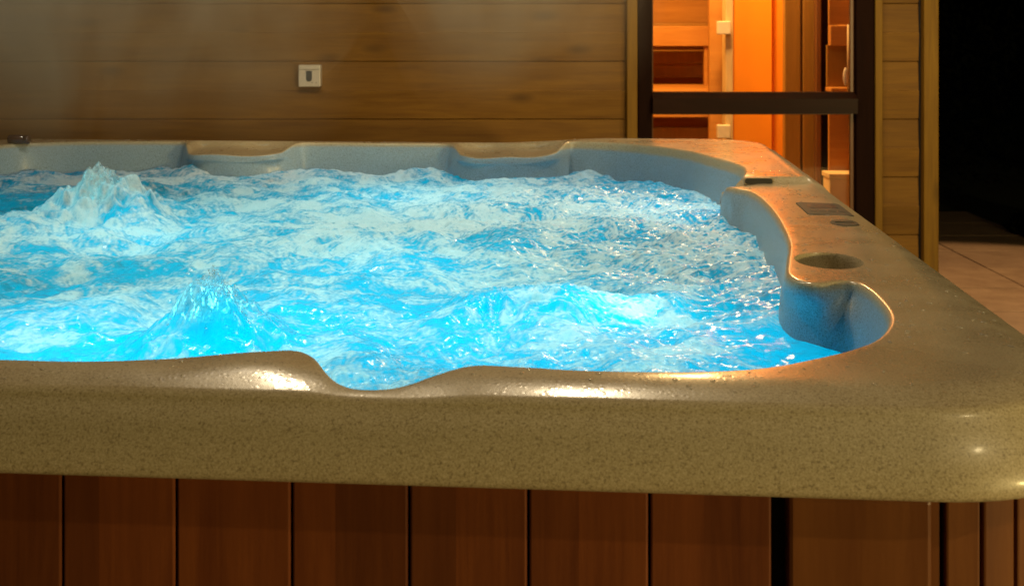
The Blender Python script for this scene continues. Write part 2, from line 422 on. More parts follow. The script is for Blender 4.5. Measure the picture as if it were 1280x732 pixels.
def rounded_plate(bm, cx, cy, hx, hy, r, z0, h, rot=0.0, bev=.001, n=6):
    """thin plate that follows the rim's surface; z0 and h are heights above that surface"""
    pts = []
    for (sx, sy, a0) in ((1, -1, -90), (1, 1, 0), (-1, 1, 90), (-1, -1, 180)):
        for k in range(n + 1):
            t = R(a0 + 90 * k / n); pts.append(((hx - r) * sx + r * math.cos(t), (hy - r) * sy + r * math.sin(t)))
    ca, sa = math.cos(rot), math.sin(rot); rings = []
    for f_, z in ((1, z0), (1, z0 + h - bev), (1 - .4 * bev / hx, z0 + h - bev * .35), (1 - bev / hx, z0 + h), (.66, z0 + h), (.33, z0 + h)):
        ring = []
        for x, y in pts:
            uu, vv = cx + (x * ca - y * sa) * f_, cy + (x * sa + y * ca) * f_
            ring.append(bm.verts.new(L(uu, vv, z + tz(uu, vv))))
        rings.append(ring)
    m_ = len(pts)
    for a, b in zip(rings, rings[1:]):
        for k in range(m_): bm.faces.new((a[k], a[(k + 1) % m_], b[(k + 1) % m_], b[k]))
    bm.faces.new(rings[-1]); bm.faces.new(rings[0][::-1])
M_PANEL = plain('matte_dark_panel', (.055, .045, .030), .62, 0, 0)
# topside control panel
cu, cv = pu(1030, 261); bm = bmesh.new()
rounded_plate(bm, cu, cv, .037, .064, .008, -.004, .0055)
cp = tag(obj('control_panel', bm, M_PANEL, tub), 'dark rectangular control panel')
bm = bmesh.new(); rounded_plate(bm, cu, cv + .02, .024, .02, .004, .001, .001, bev=.0004); obj('display', bm, plain('dark_display', (.012, .014, .018), .45), cp)
bm = bmesh.new()
for k in range(4): rounded_plate(bm, cu - .022 + .0147 * k, cv - .03, .0052, .009, .004, .001, .0012, bev=.0004)
obj('keypad', bm, M_PANEL, cp)
du, dv = pu(1056, 279); bm = bmesh.new(); rounded_plate(bm, du, dv, .0205, .026, .0204, -.004, .0056, n=12)
av = tag(obj('air_valve', bm, M_PANEL, tub), 'dark round air valve')
bm = bmesh.new(); rounded_plate(bm, du, dv, .015, .003, .0028, .001, .002, bev=.0005); obj('grip', bm, M_PANEL, av)
# waterfall outlet standing at the edge of the raised corner
u0, v0 = SPOUT; bm = bmesh.new()
def capsule_front(bm, u, v, hw, z0, z1, depth, rr, rot=0.0, bev=.0015):
    pts = []; hz = (z1 - z0) / 2; zc = (z0 + z1) / 2; n = 6
    for (sx, sy, a0) in ((1, -1, -90), (1, 1, 0), (-1, 1, 90), (-1, -1, 180)):
        for k in range(n + 1):
            t = R(a0 + 90 * k / n); pts.append(((hw - rr) * sx + rr * math.cos(t), zc + (hz - rr) * sy + rr * math.sin(t)))
    ca, sa = math.cos(rot), math.sin(rot); rings = []
    for s, dv in ((1, depth), (1, bev), (.97, 0)):
        rings.append([bm.verts.new(L(u + x * s * ca - dv * sa, v + x * s * sa + dv * ca, zc + (z - zc) * s)) for x, z in pts])
    m_ = len(pts)
    for a, b in zip(rings, rings[1:]):
        for k in range(m_): bm.faces.new((a[k], a[(k + 1) % m_], b[(k + 1) % m_], b[k]))
    bm.faces.new(rings[-1]); bm.faces.new(rings[0][::-1])
capsule_front(bm, u0, v0, .029, -.004, .0115, .02, .006, 0.03)
wf = tag(obj('waterfall_spout', bm, M_BEIGEP, tub, False), 'waterfall spout with a dark slot')
bm = bmesh.new(); capsule_front(bm, u0, v0 - .002, .0265, -.001, .0098, .01, .005, 0.03); obj('slot', bm, M_RUBBER, wf)
# knob lying on the far rim at the left
bm = bmesh.new(); ku, kv = pu(24, 179.5); n = 24; rings = []
for (x, r) in ((-.027, .006), (-.0265, .0115), (-.022, .0125), (.012, .0125), (.013, .0108), (.016, .0108), (.017, .0128), (.025, .0122), (.028, .0105), (.0285, .004)):
    rings.append([bm.verts.new(L(ku + x, kv + r * math.cos(2 * math.pi * k / n), .011 + r * math.sin(2 * math.pi * k / n))) for k in range(n)])
for a, b in zip(rings, rings[1:]):
    for k in range(n): bm.faces.new((a[k], a[(k + 1) % n], b[(k + 1) % n], b[k]))
bm.faces.new(rings[0]); bm.faces.new(rings[-1][::-1])
o = obj('knob', bm, M_BROWNP, None, True); o.location = (CEN.x, CEN.y, 0); o.rotation_euler = (0, 0, -TH)
tag(o, 'small dark brown plug lying on the far left rim of the hot tub', 'plug')

# ---- skirt: boards between the lip and the ground
SK = 0.030                                        # set back under the lip
def board(bm, u, v, wd, th, rot, z0, z1, bev=.003):
    b2 = bmesh.new(); box(b2, -wd / 2, wd / 2, 0, th, z0, z1, bev)
    M = Matrix.Translation(Vector((u - W / 2, v - W / 2, 0))) @ Matrix.Rotation(rot, 4, 'Z')
    b2.transform(M); tmp = bpy.data.meshes.new('tmp'); b2.to_mesh(tmp); b2.free(); bm.from_mesh(tmp); bpy.data.meshes.remove(tmp)
ZT = RIM - LIP - .006
def u_at(x): return to_uv(Vector(((x - CX) / F_PX * .945, .945)))[0]
cuts = [u_at(x) for x in (40, 192, 348, 506, 667, 828, 967)]
PIT = (cuts[6] - cuts[0]) / 6
u_post0, u_post1 = u_at(985.5), u_at(1161)
bm = bmesh.new(); u = cuts[6]; left_end = W - u_post1
while u - PIT > left_end + .12:
    board(bm, u - PIT / 2, SK, PIT - .0022, .018, 0, .03, ZT, .0018); u -= PIT
obj('front_skirt', bm, M_CEDAR, tub)
bm = bmesh.new()
for rot, (au, av), du in ((R(90), (W - SK, None), 1), (R(-90), (SK, None), -1)):
    v = RC + .06
    while v + PIT < W - RC - .04:
        board(bm, au, v + PIT / 2, PIT - .004, .018, rot, .03, ZT); v += PIT
u = RC + .06
while u + PIT < W - RC - .04:
    board(bm, u + PIT / 2, W - SK, PIT - .004, .018, R(180), .03, ZT); u += PIT
obj('side_skirt', bm, M_CEDAR, tub)
bm = bmesh.new(); box(bm, -W / 2 + SK + .03, W / 2 - SK - .03, -W / 2 + SK + .03, W / 2 - SK - .03, 0.002, RIM - .6)
for s in (0, 1):
    for k in range(2):
        a0, a1 = SK + .022, SK + .028
        if k == 0: box(bm, -W / 2 + .06, W / 2 - .06, -W / 2 + (a0 if s == 0 else W - a1), -W / 2 + (a1 if s == 0 else W - a0), RIM - .6, ZT + .003)
        else: box(bm, -W / 2 + (a0 if s == 0 else W - a1), -W / 2 + (a1 if s == 0 else W - a0), -W / 2 + .06, W / 2 - .06, RIM - .6, ZT + .003)
obj('inner_frame', bm, M_BLACK, tub)
def corner_post(flip_u, flip_v):
    bm = bmesh.new()
    pw = u_post1 - u_post0
    tmp = bmesh.new()
    board(tmp, (u_post0 + u_post1) / 2, SK - .006, pw, .024, 0, .03, ZT - .001, .0035)       # raised panel
    board(tmp, u_post1 + .0045, SK + .004, .0085, .014, 0, .03, ZT, .001)
    rr = .153; cc = (W - SK - rr, SK + rr)
    a = -90.0; segs = [(R(-90 + 5), .8), ]
    e0 = u_post1 + .011
    # narrow staves turning the corner
    ns = 8; a0 = math.degrees(math.asin(max(-1, min(1, (e0 - cc[0]) / rr)))) if abs(e0 - cc[0]) < rr else 0
    for k in range(ns):
        t0 = -90 + a0 + (90 - a0) * k / ns; t1 = -90 + a0 + (90 - a0) * (k + 1) / ns; tm = R((t0 + t1) / 2)
        wd = 2 * rr * math.sin(R((t1 - t0) / 2)) - .003
        board(tmp, cc[0] + rr * math.cos(R((t1 - t0) / 2)) * math.cos(tm), cc[1] + rr * math.cos(R((t1 - t0) / 2)) * math.sin(tm), wd, .016, tm + R(90), .03, ZT, .002)
    # matching panel on the side
    board(tmp, W - SK + .006, SK + rr + .02 + pw / 2, pw, .024, R(90), .03, ZT - .001, .0035)
    for v in tmp.verts:
        if flip_u: v.co.x = -v.co.x
        if flip_v: v.co.y = -v.co.y
    return tmp
for fu in (0, 1):
    for fv in (0, 1):
        obj('corner_post', corner_post(fu, fv), M_CEDAR_C, tub)

# ------------------------------------------------------------------ water
WL = RIM - 0.074
NU, NV = 1300, 700
us = np.linspace(.06, W - .06, NU); vgrid = np.linspace(0, 1, NV); vs_ = .03 + (W - .08) * (0.62 * vgrid + 0.38 * vgrid ** 2)
U, V = np.meshgrid(us, vs_)
# noise fields live on a uniform square lattice and are sampled at the grid
GN = 1024; GL = 2.2; h_ = GL / GN
kx = np.fft.fftfreq(GN, h_); KX, KY = np.meshgrid(kx, kx); KK = np.sqrt(KX ** 2 + KY ** 2)
def grf(lmin, lmax, slope=1.0, ax=1.0):
    k = np.sqrt((KX * ax) ** 2 + KY ** 2) if ax != 1.0 else KK
    with np.errstate(divide='ignore'):
        a = np.where((k > 1 / lmax) & (k < 1 / lmin), 1 / np.maximum(k, 1e-6) ** slope, 0)
    a = a * np.exp(-(k * lmin * .5) ** 2)
    f = np.fft.ifft2(np.fft.fft2(RNG.standard_normal((GN, GN))) * a).real
    return (f / f.std()).astype(np.float32)
def samp(f, x, y):
    gx_ = np.mod(x / h_, GN); gy_ = np.mod(y / h_, GN)
    i = gx_.astype(np.int32); j = gy_.astype(np.int32); fx = gx_ - i; fy = gy_ - j
    i %= GN; j %= GN; i2 = (i + 1) % GN; j2 = (j + 1) % GN
    return (f[j, i] * (1 - fx) + f[j, i2] * fx) * (1 - fy) + (f[j2, i] * (1 - fx) + f[j2, i2] * fx) * fy
lat = np.arange(GN) * h_; LX, LY = np.meshgrid(lat, lat)
WZ = WL - 0.0
SP = []   # jets that break the surface: (u, v, height, radius)
for (x, y, hgt, rad) in ((128, 272, .090, .105), (268, 424, .078, .070), (655, 388, .032, .10), (20, 292, .026, .075), (860, 300, .012, .10), (420, 300, .012, .12)):
    a, b = pu(x, y, WZ); SP.append((a, b, hgt, rad))
psi = grf(.25, .8, 1.2) * .045 + grf(.10, .25, 1.2) * .009
vx = np.gradient(psi, h_, axis=0); vy = -np.gradient(psi, h_, axis=1)
vx = vx + .42                                     # slow drift along the tub
for (a, b, hg, rd) in SP:
    dx, dy = LX - a, LY - b; r = np.sqrt(dx * dx + dy * dy) + 1e-4
    g = hg * 9 * np.exp(-(r / (rd * 1.9)) ** 2)
    vx += g * dx / r; vy += g * dy / r
sp_ = np.sqrt(vx ** 2 + vy ** 2) + 1e-6; vx /= sp_; vy /= sp_
n_f = grf(.004, .012, .3); n_m = grf(.012, .04, .6); n_g = grf(.035, .11, .8)
def lic(fields, steps, ds):
    acc = [np.zeros((GN, GN)) for _ in fields]; wsum = 0
    for sgn in (1, -1):
        x, y = LX.copy(), LY.copy()
        for s in range(steps):
            w = 1 - .5 * s / steps
            for a, f in zip(acc, fields): a += w * samp(f, x, y)
            wsum += w
            dx, dy = samp(vx, x, y), samp(vy, x, y)
            x += sgn * ds * dx; y += sgn * ds * dy
    return [a / a.std() for a in acc]
s_f, s_m = lic([n_f, n_m], 9, .0030)
s_g = n_g
low = grf(.25, .9, 1.0); mid = grf(.07, .25, 1.0)

Lf, Lm, Lg, Lo, Mi = (samp(f, U, V) for f in (s_f, s_m, s_g, low, mid))
lump = samp(grf(.012, .04, .8), U, V); chop = samp(grf(.02, .09, 1.0), U, V); wav = samp(grf(.10, .28, 1.0), U, V); swell = samp(grf(.3, .8, 1.0), U, V)
fineiso = samp(grf(.006, .02, .5), U, V)
# where the photograph's water is more or less aerated
def blob(x, y, ru, rv):
    a, b = pu(x, y, WZ); return np.exp(-(((U - a) / ru) ** 2 + ((V - b) / rv) ** 2))
bias = -0.05 + .35 * sst(V, .5, 1.6)
bias += .35 * blob(850, 400, .16, .22) + .25 * blob(700, 300, .3, .35) + .2 * blob(560, 260, .5, .35) + .2 * blob(330, 320, .2, .25)
bias -= 1.5 * blob(1035, 430, .085, .10) + .5 * blob(40, 430, .30, .12) + .35 * blob(500, 395, .10, .16) + .7 * blob(620, 395, .05, .05)
bias -= .5 * blob(720, 395, .05, .08) + .6 * blob(60, 250, .25, .25) + .9 * blob(860, 222, .25, .22)
H = .0048 * swell + .0050 * wav + .0016 * chop + .00007 * Lm + .00016 * fineiso
calm = blob(1035, 430, .085, .11)
H = H * (1 - .85 * calm)
spray = np.zeros_like(U)
for (a, b, hg, rd) in SP:
    dx, dy = U - a, V - b; r = np.sqrt(dx ** 2 + dy ** 2)
    th = np.arctan2(dy, dx)
    rag = 1 + .22 * np.sin(th * 5 + a * 9) * sst(r, .01, .05) + .18 * np.sin(th * 9 + 2)* sst(r, .01, .05) + .25 * Lm * sst(r, .0, .03)
    if hg > .06:
        dome = np.exp(-(r / rd) ** 2.6); tip = np.exp(-(r / (rd * .36)) ** 1.6)
        H += hg * (.68 * dome * (1 + .13 * chop) + .28 * tip * (1 + .07 * lump + .08 * fineiso)) + dome * (.0014 * lump + .0010 * fineiso + .0006 * Lm)
        Lm = Lm * (1 - .7 * dome) + .7 * dome * lump; Lf = Lf * (1 - .5 * dome) + .5 * dome * fineiso
        spray = np.maximum(spray, np.exp(-(r / (rd * .60)) ** 3))
        bias += .75 * np.exp(-(r / (rd * .9)) ** 2)
    else:
        H += hg * np.exp(-(r / rd) ** 2) * (1 + .3 * (rag - 1)); bias += .25 * np.exp(-(r / rd) ** 2)
# clear window of blue in the front of the nearer spout
a, b = pu(274, 441, WZ); win = np.exp(-((((U - a) / .036) ** 2 + ((V - b) / .028) ** 2)) ** 2)
bias -= 2.4 * win; H *= (1 - .0 * win)
raw = .38 * Lo + .40 * Mi + .36 * Lg + .24 * Lm + .27 * Lf + .30 * fineiso + .16 * lump + bias * 1.5 + .54
raw = raw + .6 * blob(815, 285, .33, .5) * (.55 * Lm + .8 * Lf + .5 * fineiso)
foam = np.clip((raw + 1.1) / 2.9, 0, 1); foam = .5 * foam + .5 * foam * foam * (3 - 2 * foam)
foam = foam * (1 - .9 * win) * (1 - .7 * calm)
gp = np.stack([U.ravel(), V.ravel()], 1)
keepv = (inside(SM - N_SM * .006, gp) | inside(INNER - NS * .006, gp)) & (((gp - CUPC) ** 2 / np.array(CUPR) ** 2).sum(1) > 1.1)
keepv = keepv.reshape(U.shape)
idx = np.arange(NU * NV).reshape(NV, NU)
q = np.stack([idx[:-1, :-1], idx[:-1, 1:], idx[1:, 1:], idx[1:, :-1]], -1).reshape(-1, 4)
kq = keepv.ravel()[q].any(1); q = q[kq]
used = np.unique(q); remap = np.full(NU * NV, -1); remap[used] = np.arange(len(used))
co = np.stack([U.ravel() - W / 2, V.ravel() - W / 2, WL + H.ravel()], 1)[used]
edge_fade = None

def water_material():
    m = Mat('aerated_water')
    at = m.n('ShaderNodeAttribute', attribute_name='foam'); foam_ = at.outputs['Fac']
    v = m.coord()
    f1 = m.noise(v, 260, 4, 0.65); f2 = m.noise(v, 90, 3, 0.6)
    fo = m.math('ADD', foam_, m.math('MULTIPLY', m.math('SUBTRACT', f1, .5), .75), True)
    nb = m.bump(m.math('ADD', m.math('MULTIPLY', f1, .5), f2), .35, .003)
    col_d = m.ramp(fo, [(0.0, (.004, .11, .16)), (.3, (.03, .20, .29)), (.65, (.44, .47, .50)), (1.0, (.88, .86, .84))])
    col_t = m.ramp(fo, [(0.0, (.0, .60, .84)), (.35, (.05, .61, .83)), (.7, (.44, .68, .82)), (1.0, (.84, .86, .90))])
    di = m.n('ShaderNodeBsdfDiffuse'); m.l(col_d, di.inputs['Color']); m.l(nb, di.inputs['Normal'])
    tr = m.n('ShaderNodeBsdfTranslucent'); m.l(col_t, tr.inputs['Color'])
    vm = m.n('ShaderNodeVectorMath', operation='MULTIPLY_ADD'); m.l(nb, vm.inputs[0]); vm.inputs[1].default_value = (.3, .3, .3); vm.inputs[2].default_value = (0, 0, .7)
    vn = m.n('ShaderNodeVectorMath', operation='NORMALIZE'); m.l(vm.outputs[0], vn.inputs[0]); m.l(vn.outputs[0], tr.inputs['Normal'])
    mx = m.n('ShaderNodeMixShader'); m.l(m.math('SUBTRACT', .66, m.math('MULTIPLY', fo, .22)), mx.inputs[0]); m.l(di.outputs[0], mx.inputs[1]); m.l(tr.outputs[0], mx.inputs[2])
    gl = m.n('ShaderNodeBsdfGlossy'); gl.inputs['Roughness'].default_value = .20; gl.inputs['Color'].default_value = (1, 1, 1, 1)
    m.l(m.bump(m.noise(v, 55, 3, .5), .22, .006), gl.inputs['Normal'])
    fr = m.n('ShaderNodeFresnel'); fr.inputs['IOR'].default_value = 1.34; m.l(nb, fr.inputs['Normal'])
    mg = m.n('ShaderNodeMixShader'); m.l(m.math('MULTIPLY', fr.outputs[0], m.math('SUBTRACT', .85, m.math('MULTIPLY', fo, .70))), mg.inputs[0]); m.l(mx.outputs[0], mg.inputs[1]); m.l(gl.outputs[0], mg.inputs[2])
    sa = m.n('ShaderNodeAttribute', attribute_name='spray'); tp = m.n('ShaderNodeBsdfTransparent')
    gap = m.math('MULTIPLY', sa.outputs['Fac'], m.math('ADD', .42, m.ramp(m.noise(v, 110, 4, .7), [(.38, .5), (.62, 0.0)])), True)
    ms = m.n('ShaderNodeMixShader'); m.l(gap, ms.inputs[0]); m.l(mg.outputs[0], ms.inputs[1]); m.l(tp.outputs[0], ms.inputs[2])
    return m.surf(ms)
M_WATER = water_material()
water = np_mesh('water', co, remap[q], M_WATER)
water.location = (CEN.x, CEN.y, 0); water.rotation_euler = (0, 0, -TH)
at = water.data.attributes.new('foam', 'FLOAT', 'POINT'); at.data.foreach_set('value', foam.ravel()[used].astype(np.float32))
at = water.data.attributes.new('spray', 'FLOAT', 'POINT'); at.data.foreach_set('value', spray.ravel()[used].astype(np.float32))
tag(water, kind='structure')
def tub_world(u, v, z): p = CEN + eu * (u - W / 2) + ev * (v - W / 2); return Vector((p.x, p.y, z))

# ---- small drops: on the wet rim and thrown up by the jets
def drop_mesh(name, centres, mat, flat):
    t = bmesh.new(); bmesh.ops.create_icosphere(t, subdivisions=2, radius=1); t.verts.ensure_lookup_table()
    bv = np.array([v.co[:] for v in t.verts]); bf = np.array([[v.index for v in f.verts] for f in t.faces]); t.free()
    cos_, fcs = [], []
    for i, (p, r, sx) in enumerate(centres):
        a = random.random() * 6.28; ca, sa = math.cos(a), math.sin(a)
        w = bv * np.array([r * sx, r / sx ** .5, r * flat]); w = np.stack([w[:, 0] * ca - w[:, 1] * sa, w[:, 0] * sa + w[:, 1] * ca, w[:, 2]], 1)
        cos_.append(w + np.array(p)); fcs.append(bf + i * len(bv))
    return np_mesh(name, np.concatenate(cos_), np.concatenate(fcs), mat)
def drop_material():
    m = Mat('clear_drop'); tr = m.n('ShaderNodeBsdfTransparent'); tr.inputs[0].default_value = (1, 1, 1, 1)
    gl = m.n('ShaderNodeBsdfGlossy'); gl.inputs['Roughness'].default_value = .12
    lw = m.n('ShaderNodeFresnel'); lw.inputs['IOR'].default_value = 1.45
    f = m.math('ADD', m.math('MULTIPLY', lw.outputs[0], .8), .03, True)
    mx = m.n('ShaderNodeMixShader'); m.l(f, mx.inputs[0]); m.l(tr.outputs[0], mx.inputs[1]); m.l(gl.outputs[0], mx.inputs[2])
    df = m.n('ShaderNodeBsdfDiffuse'); df.inputs[0].default_value = (.95, .93, .88, 1)
    m2 = m.n('ShaderNodeMixShader'); m2.inputs[0].default_value = .13; m.l(mx.outputs[0], m2.inputs[1]); m.l(df.outputs[0], m2.inputs[2])
    return m.surf(m2)
M_DROP = drop_material()
cand = G[RNG.permutation(len(G))]
dd = outer_dist(cand[:, 0], cand[:, 1])
tree_d = np.array([np.min(np.hypot(INNER[::4, 0] - p[0], INNER[::4, 1] - p[1])) for p in cand[:6000]])
drops = []
for p, di, do in zip(cand[:6000], tree_d, dd[:6000]):
    pr = math.exp(-di / .04) * .85 + .05 + (.22 if (p[1] > .95 and p[0] > 1.8 and p[1] < 1.6) else 0)
    if random.random() < pr and do > ROLL:
        r = .0007 + .0018 * random.random() ** 3
        p = p + RNG.uniform(-.004, .004, 2)
        w = tub_world(p[0], p[1], RIM + tz(p[0], p[1]))
        drops.append((w, r, random.uniform(1.0, 1.9)))
tag(drop_mesh('water_drops', drops, M_DROP, .5), 'scattered clear water drops on the wet rim of the hot tub', 'water drops', kind='stuff')
spl = []
for (a, b, hg, rd), n_sp in zip(SP[:2], (200, 130)):
    for k in range(n_sp):
        t = random.random() * 6.28; q_ = random.random() ** 1.3; r = rd * .8 * q_ + .003
        z = WL + hg * (.40 * math.exp(-(r / (rd * .36)) ** 1.6) + .58 * math.exp(-(r / rd) ** 2.6)) * random.uniform(.9, 1.1) + random.uniform(.0, .012)
        spl.append((tub_world(a + r * math.cos(t), b + r * math.sin(t), z), random.uniform(.0004, .0013), random.uniform(1, 1.7)))
m = Mat('white_spray'); sc_ = m.mix(m.noise(m.coord(), 40), (.72, .80, .84), (.86, .9, .92)); sd = m.principled(sc_, .15)
st_ = m.n('ShaderNodeBsdfTranslucent'); m.l(sc_, st_.inputs['Color']); sm_ = m.n('ShaderNodeMixShader'); sm_.inputs[0].default_value = .5
m.l(sd.outputs[0], sm_.inputs[1]); m.l(st_.outputs[0], sm_.inputs[2]); M_SPRAY = m.surf(sm_)
tag(drop_mesh('spray', spl, M_SPRAY, 1.0), 'fine white drops flying round the two bubbling jets', 'spray', kind='stuff')

# ------------------------------------------------------------------ house
YW = 4.17
def wx(x): return (x - CX) / F_PX * YW
def wz(y): return CAM_Z - (y - HOR) / F_PX * YW
house = empty('house', (0, YW, 0), 0, 'timber clad sauna house with a tall glazed opening behind the tub', 'house')
house_inv = Vector((0, -YW, 0))
def hb(bm, x0, x1, y0, y1, z0, z1, bev=0.0): box(bm, x0, x1, y0 - YW, y1 - YW, z0, z1, bev)
XL, XR, HT = -4.2, wx(1168), 2.75
T0, W0, W1, P0, P1 = wx(781), wx(796), wx(1090), wx(1101), wx(1147)
RID, GRV = wz(40), wz(77)
def cladding(bm, x0, x1, y, z0, z1, per=0.2055, vdir=None):
    """boards with a ridge in the middle: upper half leans up, lower half leans down, groove between boards"""
    k0 = math.floor((z0 - GRV) / per); z = GRV + k0 * per
    prof = []
    while z < z1:
        prof += [(.012, z), (.012, z + .002), (.0055, z + .003), (.0, z + per * .5 - .002), (.003, z + per * .5 - .0005), (.0035, z + per * .5 + .0005), (.0085, z + per - .0025)]
        z += per
    pts = [(d, zz) for d, zz in prof if z0 <= zz <= z1]
    pts = [(pts[0][0], z0)] + pts + [(pts[-1][0], z1)]
    a = [bm.verts.new((x0, y + d - YW, zz)) for d, zz in pts]; b = [bm.verts.new((x1, y + d - YW, zz)) for d, zz in pts]
    for i in range(len(pts) - 1): bm.faces.new((a[i], b[i], b[i + 1], a[i + 1]))
bm = bmesh.new()
cladding(bm, XL, T0, YW - .016, 0.0, HT)
obj('wall', bm, M_PINE, house)
bm = bmesh.new(); cladding(bm, P0, P1, YW - .016, 0.0, HT); obj('wall', bm, M_PINE, house)
bm = bmesh.new(); hb(bm, XL, W0, YW + .004, YW + .12, 0, HT); hb(bm, W1, XR, YW + .004, YW + .12, 0, HT); hb(bm, W0, W1, YW + .004, YW + .12, 2.25, HT)
hb(bm, XL, XL + .12, YW + .12, 8.2, 0, HT); hb(bm, XL, XR, 8.2, 8.32, 0, HT); hb(bm, XR - .12, XR, YW + .12, 8.2, 0, HT)
obj('wall_core', bm, M_TRIM, house)
bm = bmesh.new(); hb(bm, XL - .1, XR + .1, YW - .05, 8.4, HT, HT + .15); obj('roof', bm, M_FRAME, house)
for (x0, x1, y0, y1, b_) in ((T0 + .004, W0 - .001, YW - .036, YW + .003, .004), (wx(1090.5), wx(1099.5), YW - .036, YW + .003, .003), (wx(1149.5), XR, YW - .045, YW + .003, .004)):
    bm = bmesh.new(); hb(bm, x0, x1, y0, y1, 0, HT, b_); obj('trim_board', bm, M_TRIM, house)
bm = bmesh.new(); hb(bm, wx(1147.2), wx(1149.3), YW - .012, YW + .003, 0, HT); obj('shadow_gap', bm, M_BLACK, house)

# glazed opening
FW = wx(813.5) - W0
win_bm = bmesh.new(); YF0, YF1 = YW - .03, YW + .05
G0, G1 = wx(814), wx(1067); TT, TB = wz(115.5), wz(141)
hb(win_bm, W0, G0, YF0, YF1, .03, 2.25, .006); hb(win_bm, G1, W1, YF0, YF1, .03, 2.25, .006)
hb(win_bm, G0, G1, YF0, YF1, 2.12, 2.25, .006); hb(win_bm, G0, G1, YF0, YF1, .03, .17, .006)
window = obj('window', win_bm, M_FRAME, house)
bm = bmesh.new()
prism(bm, [(G0, YF0 - .022 - YW, TB), (G0, YF0 - .022 - YW, wz(122.5)), (G0, YF0 + .016 - YW, TT), (G0, YF1 - YW - .005, TT), (G0, YF1 - YW - .005, TB)], Vector((G1 - G0, 0, 0)))
obj('transom', bm, wood('transom_wood', (.018, .006, .0025), (.034, .012, .005), 'X', 0, 'X', .5, .05, spec=.1, knots=False, bumpk=.1), window)
m = Mat('beading'); M_BEAD = wood('orange_brown_beading', (.13, .05, .016), (.22, .09, .03), 'Z', 0, 'X', .4, .3, knots=False)
bm = bmesh.new()
for (z0, z1) in ((TT, 2.12), (.17, TB)):
    hb(bm, G1 - .016, G1 - .0005, YF0 + .02, YF0 + .034, z0, z1, .002)
    hb(bm, G0 + .0005, G0 + .006, YF0 + .02, YF0 + .034, z0, z1, .002)
    hb(bm, G0 + .006, G1 - .016, YF0 + .02, YF0 + .034, z1 - .006, z1 - .0005, .002)
obj('glazing_bead', bm, M_BEAD, window)
m = Mat('window_glass'); tr = m.n('ShaderNodeBsdfTransparent'); tr.inputs[0].default_value = (.93, .93, .90, 1)
gl = m.n('ShaderNodeBsdfGlossy'); gl.inputs['Roughness'].default_value = .02
m.l(m.bump(m.noise(m.coord(), 3, 2), .03, .01), gl.inputs['Normal'])
fr = m.n('ShaderNodeFresnel'); fr.inputs['IOR'].default_value = 1.5
mx = m.n('ShaderNodeMixShader'); m.l(fr.outputs[0], mx.inputs[0]); m.l(tr.outputs[0], mx.inputs[1]); m.l(gl.outputs[0], mx.inputs[2]); M_GLASS = m.surf(mx)
for (z0, z1) in ((TT - .004, 2.125), (.165, TB + .004)):
    bm = bmesh.new(); hb(bm, G0 - .004, G1 + .004, YW + .012, YW + .018, z0, z1); obj('pane', bm, M_GLASS, window)

# ---- what stands inside, behind the glass
M_SAUNA = wood('pale_sauna_boards', (.40, .17, .035), (.56, .26, .06), 'X', .095, 'Z', .55, 0, tone=.3)
M_BENCH = wood('sauna_bench_wood', (.46, .20, .045), (.62, .30, .075), 'X', 0, 'X', .5, 0, knots=False)
M_ORANGE = plain('orange_panel', (.95, .34, .015), .55, 0, 0, 6, .06, .05)
M_DOORW = wood('brown_door_wood', (.27, .13, .022), (.40, .20, .038), 'Z', 0, 'X', .45, .2, knots=False)
M_PALE = wood('pale_jamb_wood', (.62, .46, .24), (.78, .62, .38), 'Z', 0, 'X', .5, 0)
YB = 6.3
def ix(x, Y): return (x - CX) / F_PX * Y
def iz(y, Y): return CAM_Z - (y - HOR) / F_PX * Y
bm = bmesh.new(); hb(bm, -.2, XR - .13, 7.1, 7.15, .05, 2.6); hb(bm, -.25, -.2, YW + .13, 7.15, .05, 2.6); hb(bm, XR - .135, XR - .125, YW + .13, 7.1, .05, 2.6)
obj('sauna_wall', bm, M_SAUNA, house)
bm = bmesh.new(); hb(bm, -.25, XR - .13, YW + .13, 7.15, 0.005, .05); obj('floor', bm, plain('pale_floor_tile', (.60, .50, .38), .35, 0, .2, 20), house)
bm = bmesh.new(); hb(bm, -.25, XR - .13, YW + .13, 7.15, 2.6, 2.65); obj('ceiling', bm, M_SAUNA, house)
bench = empty('sauna_bench', (.9, YB, .05), 0, 'two tier wooden sauna bench seen through the glazed opening', 'bench')
def bb(bm, x0, x1, y0, y1, z0, z1, bev=.004): box(bm, x0 - .9, x1 - .9, y0 - YB, y1 - YB, z0 - .05, z1 - .05, bev)
xa, xb = .0, XR - .22
zt, zb_ = iz(33, YB), iz(58, YB)
bm = bmesh.new(); bb(bm, xa, xb, YB, YB + .022, zb_, zt)
obj('apron', bm, M_BENCH, bench)
bm = bmesh.new()
for k in range(5): bb(bm, xa, xb, YB + .025 + k * .1, YB + .115 + k * .1, zt - .03, zt - .002)
obj('upper_seat', bm, M_BENCH, bench)
z2 = iz(110.5, YB - .3)
bm = bmesh.new()
for k in range(6): bb(bm, xa, xb, YB - .45 + k * .1, YB - .36 + k * .1, z2 - .03, z2)
obj('lower_seat', bm, M_BENCH, bench)
bm = bmesh.new(); bb(bm, xa, xb, YB - .43, YB - .41, z2 - .14, z2 - .033); obj('apron', bm, M_BENCH, bench)
bm = bmesh.new()
for k in range(4): bb(bm, xa, xb, YB + .27, YB + .285, z2 + .03 + .078 * k, z2 + .1 + .078 * k)
obj('back_boards', bm, M_DOORW, bench)  # browner wood carries the shade of the void under the upper seat
bm = bmesh.new(); bb(bm, ix(881, YB) , ix(886, YB), YB + .02, YB + .06, z2 - .01, zb_); obj('leg', bm, M_BENCH, bench)
